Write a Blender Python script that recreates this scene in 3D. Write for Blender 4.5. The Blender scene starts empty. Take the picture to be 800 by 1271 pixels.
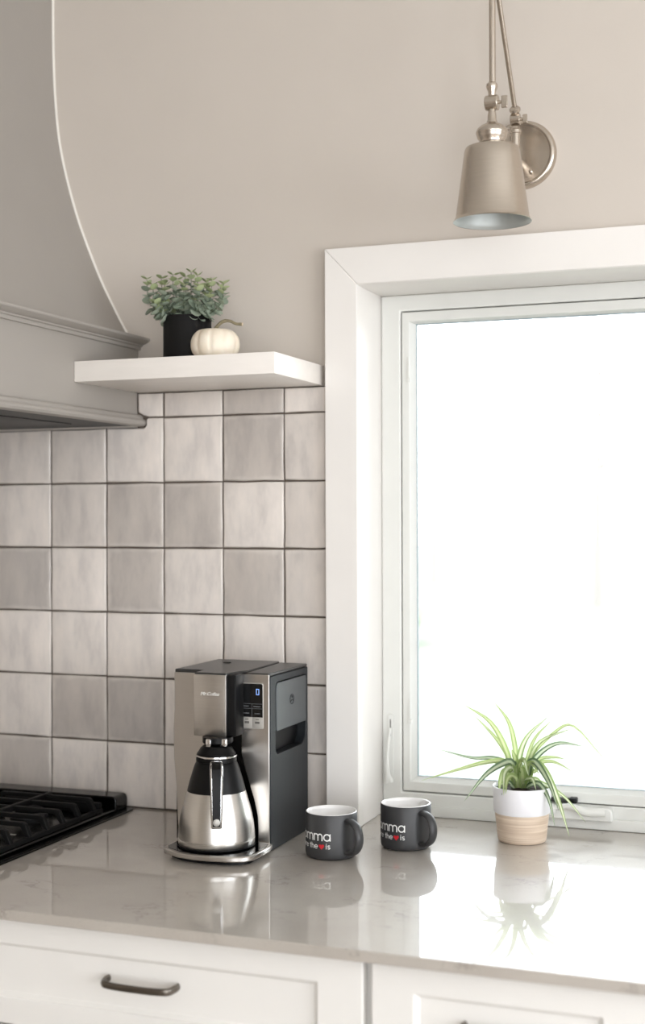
import bpy, bmesh, math, random
from mathutils import Vector, Matrix
from mathutils.geometry import tessellate_polygon
random.seed(7)
SC = bpy.context.scene
COL = SC.collection
PI = math.pi

# ------------------------------------------------------------------ camera
FPX, YAW, PITCH, ROLL = 1697.45, math.radians(20.74), math.radians(.227), math.radians(-.182)
CAM = Vector((0, -2.38266, .57))
fw = Vector((-math.sin(YAW)*math.cos(PITCH), math.cos(YAW)*math.cos(PITCH), math.sin(PITCH)))
rt = fw.cross(Vector((0, 0, 1))).normalized()
up = rt.cross(fw)
c_, s_ = math.cos(ROLL), math.sin(ROLL)
rt, up = c_*rt + s_*up, -s_*rt + c_*up
cd = bpy.data.cameras.new('camera')
cd.sensor_fit = 'VERTICAL'; cd.sensor_height = 36; cd.sensor_width = 36
cd.lens = 36*FPX/1271
cd.clip_start = .05; cd.clip_end = 300
cd.dof.use_dof = True; cd.dof.focus_distance = 2.33; cd.dof.aperture_fstop = 2.4
cam = bpy.data.objects.new('camera', cd); COL.objects.link(cam)
m3 = Matrix((rt, up, -fw)).transposed()
cam.matrix_world = Matrix.Translation(CAM) @ m3.to_4x4()
SC.camera = cam

# ------------------------------------------------------------------ sky, exposure
W = bpy.data.worlds.new('sky'); SC.world = W; W.use_nodes = True
wb = W.node_tree.nodes['Background']
wb.inputs[0].default_value = (.95, .985, 1.03, 1); wb.inputs[1].default_value = 6.0
SC.view_settings.view_transform = 'Standard'; SC.view_settings.look = 'None'
SC.view_settings.exposure = 0.34; SC.view_settings.gamma = 1.0
SC.view_settings.use_curve_mapping = False

def portal(name, loc, rot, sx, sy):
    l = bpy.data.lights.new(name, 'AREA'); l.shape = 'RECTANGLE'; l.size = sx; l.size_y = sy
    l.cycles.is_portal = True
    o = bpy.data.objects.new(name, l); o.location = loc; o.rotation_euler = rot; COL.objects.link(o)
WX0, WX1, WZ1 = -.828, .272, .996            # opening of the kitchen window
RX0, RX1, RY, RZ0, RZ1 = -3.0, 2.5, -4.6, -.914, 1.83
REAR = [(.05, 1.15, -.86, 1.5), (1.3, 2.4, -.86, 1.5)]     # glazed doors in the wall behind the camera
SIDE = (-3.6, -.9, -.3, 1.5)                                # window in the right-hand wall
portal('window_daylight', ((WX0+WX1)/2, .15, WZ1/2), (PI/2, 0, PI), WX1-WX0, WZ1)
for a, b, z0, z1 in REAR:
    portal('door_daylight', ((a+b)/2, RY+.01, (z0+z1)/2), (PI/2, 0, 0), b-a, z1-z0)
portal('side_window_daylight', (RX1-.01, (SIDE[0]+SIDE[1])/2, (SIDE[2]+SIDE[3])/2), (PI/2, 0, PI/2), SIDE[1]-SIDE[0], SIDE[3]-SIDE[2])

# ------------------------------------------------------------------ materials
def lin(r, g, b):
    f = lambda c: (c/255/12.92) if c/255 <= .04045 else ((c/255+.055)/1.055)**2.4
    return (f(r), f(g), f(b), 1)
class NT:
    def __init__(s, name):
        s.m = bpy.data.materials.new(name); s.m.use_nodes = True
        s.t = s.m.node_tree; s.b = s.t.nodes['Principled BSDF']; s.out = s.t.nodes['Material Output']
    def n(s, typ, **kw):
        nd = s.t.nodes.new(typ)
        for k, v in kw.items():
            if isinstance(k, str) and hasattr(nd, k): setattr(nd, k, v)
        return nd
    def l(s, a, b): s.t.links.new(a, b)
    def coord(s, which='Object'): return s.n('ShaderNodeTexCoord').outputs[which]
    def noise(s, scale, detail=3, vec=None, stretch=None, rough=.5):
        vec = vec or s.coord()
        if stretch:
            mp = s.n('ShaderNodeMapping'); mp.inputs['Scale'].default_value = stretch
            s.l(vec, mp.inputs[0]); vec = mp.outputs[0]
        nz = s.n('ShaderNodeTexNoise'); nz.inputs['Scale'].default_value = scale
        nz.inputs['Detail'].default_value = detail; nz.inputs['Roughness'].default_value = rough
        s.l(vec, nz.inputs['Vector']); return nz.outputs['Fac']
    def ramp(s, fac, stops):
        r = s.n('ShaderNodeValToRGB'); e = r.color_ramp.elements
        while len(e) < len(stops): e.new(.5)
        for el, (p, c) in zip(e, stops): el.position = p; el.color = c
        s.l(fac, r.inputs[0]); return r.outputs[0]
    def mix(s, fac, a, b, mode='MIX'):
        mx = s.n('ShaderNodeMix'); mx.data_type = 'RGBA'; mx.blend_type = mode
        for sock, v in ((mx.inputs[0], fac), (mx.inputs[6], a), (mx.inputs[7], b)):
            if hasattr(v, 'is_output'): s.l(v, sock)
            else: sock.default_value = v
        return mx.outputs[2]
    def bump(s, h, strength=.1, dist=.001):
        bp = s.n('ShaderNodeBump'); bp.inputs['Strength'].default_value = strength; bp.inputs['Distance'].default_value = dist
        s.l(h, bp.inputs['Height']); s.l(bp.outputs[0], s.b.inputs['Normal'])
    def set(s, **kw):
        for k, v in kw.items():
            k = {'rough': 'Roughness', 'metal': 'Metallic', 'ior': 'IOR', 'coat': 'Coat Weight', 'spec': 'Specular IOR Level', 'aniso': 'Anisotropic',
                 'color': 'Base Color', 'sub': 'Subsurface Weight'}[k]
            if hasattr(v, 'is_output'): s.l(v, s.b.inputs[k])
            else: s.b.inputs[k].default_value = v
        return s
def dull(c, f): return (c[0]*f, c[1]*f, c[2]*f, 1)
def plain(name, col, rough=.5, metal=0, var=.06, scale=30, bump=0, bscale=200, stretch=None, **kw):
    t = NT(name)
    nz = t.noise(scale, 3, stretch=stretch)
    t.set(color=t.ramp(nz, [(.3, dull(col, 1-var)), (.7, dull(col, 1+var))]), rough=rough, metal=metal, **kw)
    if bump: t.bump(t.noise(bscale, 2, stretch=stretch), bump, .0006)
    return t.m
M = {}
M['wall'] = plain('greige_wall_paint', lin(204, 195, 185), .75, var=.015, scale=6, bump=.12, bscale=260)
M['hood'] = plain('grey_hood_paint', lin(160, 154, 147), .55, var=.012, scale=8, bump=.04, bscale=300)
M['ceil'] = plain('white_ceiling_paint', lin(236, 234, 230), .8, var=.01)
M['trim'] = plain('white_trim_paint', lin(238, 234, 229), .35, var=.01, scale=12)
M['vinyl'] = plain('white_window_vinyl', lin(220, 220, 215), .35, var=.012, scale=25)
M['cab'] = plain('white_cabinet_paint', lin(235, 232, 227), .38, var=.012, scale=10)
M['shelf'] = plain('white_shelf_paint', lin(238, 232, 225), .4, var=.02, scale=14, stretch=(1, 6, 6))
M['gap'] = plain('dark_gap_seal', lin(95, 92, 88), .7)
M['gasket'] = plain('grey_glazing_gasket', lin(150, 165, 172), .5)
M['grout'] = plain('brown_grey_grout', lin(92, 82, 74), .9, var=.12, scale=150, bump=.3, bscale=500)
M['steel'] = plain('brushed_stainless', lin(200, 196, 191), .3, 1, var=.05, scale=40, stretch=(.3, .3, 60), bump=.03, bscale=60)
M['carafe'] = plain('brushed_carafe_steel', lin(212, 209, 204), .28, 1, var=.04, scale=30, stretch=(.5, .5, 40), bump=.02, bscale=60)
M['chrome'] = plain('polished_chrome', lin(222, 222, 222), .08, 1, var=.02)
M['nickel'] = plain('brushed_nickel', lin(198, 188, 176), .27, 1, var=.04, scale=30, stretch=(1, 1, 30))
M['shade_in'] = plain('pale_shade_lining', lin(190, 194, 192), .5, .6, var=.03)
M['black'] = plain('black_plastic', lin(9, 9, 10), .4, var=.1, spec=.2)
M['blackgloss'] = plain('glossy_black', lin(10, 10, 11), .08, var=.1)
M['slate'] = plain('slate_grey_plastic', lin(25, 28, 31), .5, spec=.35, var=.06, bump=.08, bscale=900)
M['door'] = plain('satin_grey_plastic', lin(74, 78, 80), .35, .3, var=.04)
M['lidgrey'] = plain('dark_top_plastic', lin(58, 57, 56), .36, .2, var=.08)
M['silver'] = plain('silver_print', lin(185, 182, 176), .4, .4)
M['dimprint'] = plain('dim_panel_print', lin(92, 94, 96), .5)
M['darkprint'] = plain('dark_button_print', lin(96, 94, 90), .5)
M['mug'] = plain('matte_charcoal_glaze', lin(54, 54, 55), .45, var=.04, scale=60)
M['mugin'] = plain('white_glaze', lin(240, 238, 236), .15, var=.01)
M['white'] = plain('white_print', lin(235, 235, 232), .5, var=.01)
M['red'] = plain('red_print', lin(196, 30, 42), .45, var=.03)
M['potwhite'] = plain('white_pot_glaze', lin(238, 237, 240), .3, var=.01)
M['soil'] = plain('dark_potting_soil', lin(48, 36, 30), .95, var=.5, scale=220, bump=1, bscale=240)
M['potblack'] = plain('black_wooden_pot', lin(16, 15, 15), .65, spec=.25, var=.25, scale=20, stretch=(1, 1, .15), bump=.1, bscale=120)
M['stem'] = plain('grey_green_stem', lin(92, 104, 84), .6)
M['twig'] = plain('pumpkin_stalk', lin(128, 118, 92), .75, var=.2, scale=60, stretch=(1, 4, 4), bump=.3)
M['twigtip'] = plain('pale_cut_stalk', lin(214, 196, 170), .8)
M['iron'] = plain('black_cast_iron', lin(5, 5, 5), .65, spec=.25, var=.15, bump=.2, bscale=700)
M['enamel'] = plain('black_enamel', lin(4, 4, 4), .18, var=.1, spec=.35)
M['liner'] = plain('dark_steel_liner', lin(62, 62, 62), .5, .6, var=.05, scale=20, stretch=(.3, 40, 40))
M['pull'] = plain('satin_nickel_pull', lin(120, 114, 106), .28, 1, var=.03)
M['lawn'] = plain('pale_spring_lawn', lin(106, 110, 98), .9, var=.12, scale=2)
M['bark'] = plain('pale_bark', lin(136, 131, 127), .9, var=.1)
M['shrub'] = plain('pale_shrub_leaves', lin(138, 148, 126), .9, var=.1)
M['caulk'] = plain('white_caulk', lin(240, 236, 228), .5, var=.01)

t = NT('blue_display_digit'); t.b.inputs['Emission Color'].default_value = (.35, .6, 1, 1); t.b.inputs['Emission Strength'].default_value = .35
t.set(color=t.ramp(t.noise(40), [(0, (.2, .35, .8, 1)), (1, (.25, .4, .85, 1))])); M['digit'] = t.m

t = NT('pale_oak_floor')
pl = t.noise(3, 4, stretch=(1.2, 14, 1)); t.set(color=t.ramp(pl, [(.3, lin(150, 140, 130)), (.7, lin(172, 163, 153))]), rough=.4); M['floor'] = t.m

# hand-glazed tile: tone from the object's own colour, streaked glaze, pale worn edges
t = NT('hand_glazed_tile')
oi = t.n('ShaderNodeObjectInfo')
add = t.n('ShaderNodeVectorMath'); add.operation = 'ADD'
mulr = t.n('ShaderNodeVectorMath'); mulr.operation = 'SCALE'; mulr.inputs[0].default_value = (7, 5, 9)
t.l(oi.outputs['Random'], mulr.inputs['Scale']); t.l(t.coord(), add.inputs[0]); t.l(mulr.outputs[0], add.inputs[1])
v = add.outputs[0]
streak = t.noise(16, 5, vec=v, stretch=(1.6, 1, .55), rough=.62)
f1 = t.ramp(streak, [(.34, (.86, .86, .87, 1)), (.5, (1, 1, 1, 1)), (.68, (1.1, 1.09, 1.08, 1))])
base = t.mix(1.0, oi.outputs['Color'], f1, 'MULTIPLY')
sep = t.n('ShaderNodeSeparateXYZ'); t.l(t.coord('Generated'), sep.inputs[0])
def m_(op, a, b=None):
    n = t.n('ShaderNodeMath'); n.operation = op
    for i, q in enumerate((a, b)):
        if q is None: continue
        if hasattr(q, 'is_output'): t.l(q, n.inputs[i])
        else: n.inputs[i].default_value = q
    return n.outputs[0]
ed = m_('MAXIMUM', m_('ABSOLUTE', m_('SUBTRACT', sep.outputs[0], .5)), m_('ABSOLUTE', m_('SUBTRACT', sep.outputs[2], .5)))
wob = t.noise(34, 3, vec=v)
edn = m_('ADD', ed, m_('MULTIPLY', m_('SUBTRACT', wob, .5), .16))
efac = t.ramp(edn, [(.425, (0, 0, 0, 1)), (.5, (.55, .55, .55, 1))])
t.set(color=t.mix(efac, base, lin(222, 215, 207)), rough=t.ramp(streak, [(.3, (.3, .3, .3, 1)), (.7, (.46, .46, .46, 1))]))
t.bump(t.noise(22, 3, vec=v, stretch=(1, 1, .6)), .5, .0022); M['tile'] = t.m

# quartz worktop: warm grey, fine speckle, thin wandering veins
t = NT('grey_quartz')
sp = t.noise(420, 2); big = t.noise(7, 4)
b0 = t.ramp(big, [(.3, lin(176, 168, 159)), (.7, lin(188, 181, 172))])
b1 = t.mix(t.ramp(sp, [(.56, (0, 0, 0, 1)), (.7, (.35, .35, .35, 1))]), b0, lin(150, 143, 136))
vn = t.noise(4.5, 6, stretch=(1, 1.7, 1), rough=.62)
vein = t.ramp(vn, [(.488, (0, 0, 0, 1)), (.5, (.5, .5, .5, 1)), (.512, (0, 0, 0, 1))])
brk = t.ramp(t.noise(9, 2), [(.5, (0, 0, 0, 1)), (.62, (1, 1, 1, 1))])
vm = t.mix(1.0, vein, brk, 'MULTIPLY')
t.set(color=t.mix(vm, b1, lin(112, 104, 98)), rough=.4, ior=1.5, spec=.3, coat=1.0); t.b.inputs['Coat Roughness'].default_value = .035; M['quartz'] = t.m

# thin clear glass
t = NT('clear_window_glass'); t.t.nodes.remove(t.b)
tr = t.n('ShaderNodeBsdfTransparent'); gl = t.n('ShaderNodeBsdfGlossy'); gl.inputs['Roughness'].default_value = .0
fr = t.n('ShaderNodeFresnel'); fr.inputs[0].default_value = 1.45; mx = t.n('ShaderNodeMixShader')
tr.inputs[0].default_value = (.97, .985, .98, 1)
t.l(fr.outputs[0], mx.inputs[0]); t.l(tr.outputs[0], mx.inputs[1]); t.l(gl.outputs[0], mx.inputs[2]); t.l(mx.outputs[0], t.out.inputs[0]); M['glass'] = t.m

# banded beige stoneware
t = NT('banded_beige_stoneware')
bd = t.noise(40, 3, stretch=(.25, .25, 9)); t.set(color=t.ramp(bd, [(.35, lin(206, 184, 162)), (.65, lin(228, 210, 190))]), rough=.6)
t.bump(bd, .3, .0008); M['beige'] = t.m

# spider-plant leaf: pale stripe between green margins (across the leaf)
def leafmat(name, edge, mid):
    t = NT(name)
    uv = t.n('ShaderNodeSeparateXYZ'); t.l(t.coord('UV'), uv.inputs[0])
    n = t.noise(60, 2)
    st = t.ramp(uv.outputs[0], [(.22, edge), (.38, mid), (.62, mid), (.78, edge)])
    t.set(color=t.mix(.12, st, t.ramp(n, [(.3, edge), (.7, mid)])), rough=.4)
    tl = t.n('ShaderNodeBsdfTranslucent'); t.l(st, tl.inputs[0]); ms = t.n('ShaderNodeMixShader'); ms.inputs[0].default_value = .55
    t.l(t.b.outputs[0], ms.inputs[1]); t.l(tl.outputs[0], ms.inputs[2]); t.l(ms.outputs[0], t.out.inputs[0])
    return t.m
M['leaf'] = leafmat('variegated_leaf', lin(146, 166, 108), lin(222, 228, 198))
M['leafdark'] = leafmat('dark_variegated_leaf', lin(92, 116, 84), lin(200, 210, 184))
M['leafplain'] = leafmat('soft_green_leaf', lin(160, 180, 116), lin(204, 214, 162))
# eucalyptus
def eumat(name, a, b):
    t = NT(name); oi = t.n('ShaderNodeObjectInfo')
    t.set(color=t.mix(.3, t.ramp(oi.outputs['Random'], [(0, a), (1, b)]), t.ramp(t.noise(90), [(.3, a), (.7, b)])), rough=.65); return t.m
M['eu'] = eumat('grey_green_eucalyptus', lin(132, 146, 128), lin(174, 184, 164))
M['eutip'] = eumat('yellow_green_eucalyptus_tip', lin(156, 168, 122), lin(182, 192, 150))
# pumpkin
t = NT('cream_pumpkin_skin'); pn = t.noise(24, 4)
t.set(color=t.ramp(pn, [(.3, lin(226, 212, 190)), (.7, lin(242, 232, 216))]), rough=.5, sub=.05); t.bump(t.noise(70, 3), .2, .001); M['pumpkin'] = t.m

# ------------------------------------------------------------------ mesh helpers
def box(bm, x0, x1, y0, y1, z0, z1, bev=0, seg=2):
    r = bmesh.ops.create_cube(bm, size=1)
    vs = r['verts']
    for v in vs:
        v.co = Vector(((x0+x1)/2 + v.co.x*(x1-x0), (y0+y1)/2 + v.co.y*(y1-y0), (z0+z1)/2 + v.co.z*(z1-z0)))
    if bev:
        es = list({e for v in vs for e in v.link_edges})
        bmesh.ops.bevel(bm, geom=es, offset=bev, segments=seg, profile=.5, affect='EDGES')
    return bm
def lathe(bm, prof, c=(0, 0, 0), seg=48, axis='z', shape=None):
    c = Vector(c); rings = []
    for r, z in prof:
        ring = []
        n = 1 if r < 1e-7 else seg
        for k in range(n):
            a = 2*PI*k/seg
            rr = r if shape is None else r*shape(a, z)
            p = Vector((rr*math.cos(a), rr*math.sin(a), z))
            if axis == 'y': p = Vector((p.x, -p.z, p.y))     # axis pointing to -y
            if axis == 'x': p = Vector((p.z, p.x, p.y))
            ring.append(bm.verts.new(c+p))
        rings.append(ring)
    for a, b in zip(rings, rings[1:]):
        for k in range(seg):
            q = [a[k % len(a)], a[(k+1) % len(a)], b[(k+1) % len(b)], b[k % len(b)]]
            u = []
            for w in q:
                if w not in u: u.append(w)
            if len(u) > 2:
                try: bm.faces.new(u)
                except ValueError: pass
    return bm
def tube(bm, pts, r, seg=10, ra=None, caps=True, side=None):
    pts = [Vector(p) for p in pts]; n = len(pts); rings = []
    prev = None
    for i, p in enumerate(pts):
        d = (pts[min(i+1, n-1)] - pts[max(i-1, 0)]).normalized()
        if prev is None:
            s = Vector(side) if side else (Vector((0, 0, 1)) if abs(d.z) < .9 else Vector((1, 0, 0)))
        else: s = prev
        s = (s - d*s.dot(d)).normalized(); t_ = d.cross(s); prev = s
        r1 = r[i] if isinstance(r, (list, tuple)) else r
        r2 = r1 if ra is None else (ra[i] if isinstance(ra, (list, tuple)) else ra)
        rings.append([bm.verts.new(p + s*r1*math.cos(2*PI*k/seg) + t_*r2*math.sin(2*PI*k/seg)) for k in range(seg)])
    for a, b in zip(rings, rings[1:]):
        for k in range(seg): bm.faces.new((a[k], a[(k+1) % seg], b[(k+1) % seg], b[k]))
    if caps: bm.faces.new(rings[0][::-1]); bm.faces.new(rings[-1])
    return bm
def prism(bm, outer, w0, w1, plane='xy', holes=()):
    """polygon (with holes) given in plane coordinates, extruded along the third axis"""
    mp = {'xy': lambda u, v, w: (u, v, w), 'xz': lambda u, v, w: (u, w, v), 'yz': lambda u, v, w: (w, u, v)}[plane]
    loops = [list(outer)] + [list(h) for h in holes]
    tris = tessellate_polygon([[Vector((p[0], p[1], 0)) for p in lp] for lp in loops])
    flat = [p for lp in loops for p in lp]
    A = [bm.verts.new(mp(p[0], p[1], w0)) for p in flat]; B = [bm.verts.new(mp(p[0], p[1], w1)) for p in flat]
    fs = []
    for a, b, c in tris:
        for S in (A, B):
            try: fs.append(bm.faces.new((S[a], S[b], S[c])))
            except ValueError: pass
    k = 0
    for lp in loops:
        n = len(lp)
        for i in range(n):
            fs.append(bm.faces.new((A[k+i], A[k+(i+1) % n], B[k+(i+1) % n], B[k+i])))
        k += n
    bmesh.ops.recalc_face_normals(bm, faces=fs)
    bmesh.ops.dissolve_limit(bm, angle_limit=.01, verts=A+B, edges=list({e for f in fs if f.is_valid for e in f.edges}))
    return bm
def rrect(x0, x1, y0, y1, r, n=5):
    out = []
    rs = r if isinstance(r, (list, tuple)) else (r,)*4
    for (cx, cy, a0), q in zip(((x1, y1, 0), (x0, y1, 90), (x0, y0, 180), (x1, y0, 270)), rs):
        sx = -1 if cx == x1 else 1; sy = -1 if cy == y1 else 1
        for i in range(n+1):
            a = math.radians(a0 + 90*i/n); out.append((cx+sx*q+q*math.cos(a), cy+sy*q+q*math.sin(a)))
    return out
def spline(pts, n=8):
    pts = [Vector(p) for p in pts]; out = []
    P = [2*pts[0]-pts[1]] + pts + [2*pts[-1]-pts[-2]]
    for i in range(1, len(P)-2):
        for k in range(n):
            u = k/n; a, b, c, d = P[i-1], P[i], P[i+1], P[i+2]
            out.append(.5*((2*b) + (c-a)*u + (2*a-5*b+4*c-d)*u*u + (3*b-a-3*c+d)*u**3))
    out.append(pts[-1]); return out
def off(o):
    v = Vector((0, 0, 0))
    while o: v += o.location; o = o.parent
    return v
def obj(name, bm, mat, parent=None, bevel=0, smooth=True, local=False, sharp=35, recalc=True):
    me = bpy.data.meshes.new(name)
    if recalc: bmesh.ops.recalc_face_normals(bm, faces=bm.faces[:])
    if parent and not local: bmesh.ops.translate(bm, vec=-off(parent), verts=bm.verts[:])
    bm.to_mesh(me); bm.free()
    if smooth:
        me.polygons.foreach_set('use_smooth', [True]*len(me.polygons)); me.set_sharp_from_angle(angle=math.radians(sharp))
    me.materials.append(M[mat])
    o = bpy.data.objects.new(name, me); COL.objects.link(o)
    if parent: o.parent = parent
    if bevel:
        md = o.modifiers.new('edge', 'BEVEL'); md.width = bevel; md.segments = 2; md.limit_method = 'ANGLE'; md.angle_limit = math.radians(40); md.harden_normals = False
    return o
def tag(o, label, cat, group=None, kind=None):
    o['label'] = label; o['category'] = cat
    if group: o['group'] = group
    if kind: o['kind'] = kind
    return o
def thing(name, loc, label, cat, group=None, kind=None):
    o = bpy.data.objects.new(name, None); o.location = loc; o.empty_display_size = .05; COL.objects.link(o)
    return tag(o, label, cat, group, kind)
def nb(): return bmesh.new()
def bx(*a, **k): return box(nb(), *a, **k)
def text_bm(s, size, shear=0, depth=.0003, align='LEFT'):
    cu = bpy.data.curves.new('lettering', 'FONT'); cu.body = s; cu.size = size; cu.shear = shear; cu.extrude = depth; cu.align_x = align; cu.resolution_u = 3
    o = bpy.data.objects.new('lettering', cu); COL.objects.link(o)
    me = o.evaluated_get(bpy.context.evaluated_depsgraph_get()).to_mesh()
    bm = nb(); bm.from_mesh(me); bpy.data.objects.remove(o); bpy.data.curves.remove(cu); return bm

# ------------------------------------------------------------------ room shell
wb_ = nb()
prism(wb_, [(RX0, RZ0), (RX1, RZ0), (RX1, RZ1), (RX0, RZ1)], .008, .158, 'xz', holes=[[(WX0-.004, -.02), (WX1+.004, -.02), (WX1+.004, WZ1+.004), (WX0-.004, WZ1+.004)]])
wall = tag(obj('wall_back', wb_, 'wall', smooth=False), 'greige painted kitchen wall with square glazed tile backsplash', 'wall', kind='structure')
b = nb(); prism(b, [(RX0, RZ0), (RX1, RZ0), (RX1, RZ1), (RX0, RZ1)], RY-.12, RY, 'xz', holes=[[(a, z0), (c, z0), (c, z1), (a, z1)] for a, c, z0, z1 in REAR])
tag(obj('wall_front', b, 'wall', smooth=False), 'greige wall with two glazed door openings facing the worktop', 'wall', kind='structure')
b = nb(); prism(b, [(RY-.12, RZ0), (.158, RZ0), (.158, RZ1), (RY-.12, RZ1)], RX1, RX1+.12, 'yz', holes=[[(SIDE[0], SIDE[2]), (SIDE[1], SIDE[2]), (SIDE[1], SIDE[3]), (SIDE[0], SIDE[3])]])
tag(obj('wall_right', b, 'wall', smooth=False), 'greige side wall with a window opening', 'wall', kind='structure')
tag(obj('wall_left', bx(RX0-.12, RX0, RY-.12, .158, RZ0, RZ1), 'wall', smooth=False), 'plain greige side wall beyond the range hood', 'wall', kind='structure')
tag(obj('floor', bx(RX0, RX1, RY, .008, RZ0-.05, RZ0), 'floor', smooth=False), 'pale wooden kitchen floor', 'floor', kind='structure')
tag(obj('ceiling', bx(RX0-.12, RX1+.12, RY-.12, .158, RZ1, RZ1+.05), 'ceil', smooth=False), 'flat white ceiling', 'ceiling', kind='structure')
def opening_frame(name, label, pts_box, axis):
    a, c, z0, z1 = pts_box
    root = thing(name, (0, 0, 0), label, 'window', kind='structure')
    def bar(u0, u1, v0, v1):
        if axis == 'y': obj('frame_bar', bx(u0, u1, RY-.09, RY-.03, v0, v1, bev=.004), 'trim', root)
        else: obj('frame_bar', bx(RX1+.03, RX1+.09, u0, u1, v0, v1, bev=.004), 'trim', root)
    bar(a, a+.06, z0, z1); bar(c-.06, c, z0, z1); bar((a+c)/2-.04, (a+c)/2+.04, z0+.06, z1-.06)
    bar(a+.06, c-.06, z0, z0+.06); bar(a+.06, c-.06, z1-.06, z1)
opening_frame('window_2', 'white double frame of the glazed door nearer the range side', REAR[0], 'y')
opening_frame('window_3', 'white double frame of the glazed door nearer the side window', REAR[1], 'y')
opening_frame('window_4', 'white two-part window frame in the side wall', SIDE, 'x')

# backsplash tiles
PX, PZ, X0, Z0 = .1268, .1275, -1.487, .0015
G = .0016
tone = {'l': lin(228, 220, 213), 'm': lin(212, 204, 197), 'n': lin(220, 212, 205), 'd': lin(194, 186, 179), 'D': lin(184, 177, 171)}
TM = {5: 'mmlldn', 4: 'nmddlm', 3: 'Dldldm', 2: 'llllln', 1: 'ndDlnm', 0: 'dllllm'}       # columns from the hood side to the window
b = nb(); prism(b, [(-2.27, .0005), (-.884, .0005), (-.884, .8152), (-1.2916, .8152), (-1.2916, .7475), (-2.27, .7475)], .004, .008, 'xz')
obj('grout', b, 'grout', wall, smooth=False)
def tile_bm(poly, rnd):
    """poly: 2D outline in xz; subdivided, jittered edge, rounded shoulder"""
    pts = []
    n = len(poly)
    for i in range(n):
        a, c = Vector(poly[i]), Vector(poly[(i+1) % n])
        L = (c-a).length; k = 3 if L > .05 else 1
        for j in range(k):
            p = a.lerp(c, j/k); pts.append(p)
    cen = sum(pts, Vector((0, 0)))/len(pts)
    bm = nb()
    jit = [Vector((rnd.uniform(-.0007, .0007), rnd.uniform(-.0007, .0007))) for _ in pts]
    def loop(ins, y):
        out = []
        for p, j in zip(pts, jit):
            d = (cen-p); sx = 1 if d.x > 0 else -1; sz = 1 if d.y > 0 else -1
            q = p + j + Vector((sx*ins*min(1, abs(d.x)/.03), sz*ins*min(1, abs(d.y)/.03)))
            out.append(bm.verts.new((q.x, y + (rnd.uniform(-.0004, .0004) if ins > .001 else 0), q.y)))
        return out
    L = [loop(0, .008), loop(0, .0022), loop(.0009, .0006), loop(.003, .0)]
    m = len(pts)
    for a, c in zip(L, L[1:]):
        for i in range(m): bm.faces.new((a[i], a[(i+1) % m], c[(i+1) % m], c[i]))
    f = bm.faces.new(L[-1]); bmesh.ops.triangulate(bm, faces=[f])
    return bm
rnd = random.Random(3)
def put_tile(poly, col):
    bm = tile_bm(poly, rnd)
    c = Vector((sum(p[0] for p in poly)/len(poly), 0, sum(p[1] for p in poly)/len(poly)))
    bmesh.ops.translate(bm, vec=-c, verts=bm.verts[:])
    o = obj('tile', bm, 'tile', wall, local=True, sharp=60); o.location = c - wall.location
    k = rnd.uniform(.97, 1.03); o.color = (col[0]*k, col[1]*k, col[2]*k, 1)
    return o
CASX = -.8905
for r in range(6):
    for c in range(-7, 5):
        x0, x1 = X0 + (c-1)*PX + G, X0 + c*PX - G
        z0, z1 = Z0 + r*PZ + G, Z0 + (r+1)*PZ - G
        if x0 > CASX - .01 or x1 < -2.25: continue
        ci = c
        col = tone[TM[r][ci]] if 0 <= ci <= 5 else tone[rnd.choice('lmnd')]
        poly = [(x0, z0), (x1, z0), (x1, z1), (x0, z1)]
        if r == 5 and x1 < -1.33: poly = [(x0, z0), (x1, z0), (x1, .7465), (x0, .7465)]
        elif r == 5 and c == 2:
            poly = [(x0, z0), (x1, z0), (x1, z1), (-1.2665, z1), (-1.2665, .755), (-1.2735, .7465), (x0, .7465)]
        put_tile(poly, col)
    x0 = X0 + 4*PX + G
    z0, z1 = Z0 + r*PZ + G, Z0 + (r+1)*PZ - G
    put_tile([(x0, z0), (CASX, z0), (CASX, z1), (x0, z1)], tone[TM[r][5]])
zt0, zt1 = Z0 + 6*PZ + G, .8135
put_tile([(-1.2665, zt0), (X0+2*PX-G, zt0), (X0+2*PX-G, zt1), (-1.2885, zt1), (-1.2885, .778), (-1.278, .7715)], tone['l'])
for c, q in ((3, 'n'), (4, 'd')):
    put_tile([(X0+(c-1)*PX+G, zt0), (X0+c*PX-G, zt0), (X0+c*PX-G, zt1), (X0+(c-1)*PX+G, zt1)], tone[q])
put_tile([(X0+4*PX+G, zt0), (CASX, zt0), (CASX, zt1), (X0+4*PX+G, zt1)], tone['l'])
# backsplash beyond the far side of the window
b = nb(); prism(b, [(.336, .0005), (1.0, .0005), (1.0, .7685), (.336, .7685)], .004, .008, 'xz'); obj('grout', b, 'grout', wall, smooth=False)
for r in range(6):
    for c in range(5):
        x0 = .3385 + c*PX
        put_tile([(x0, Z0+r*PZ+G), (x0+PX-2*G, Z0+r*PZ+G), (x0+PX-2*G, Z0+(r+1)*PZ-G), (x0, Z0+(r+1)*PZ-G)], tone[rnd.choice('llmnd')])

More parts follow.
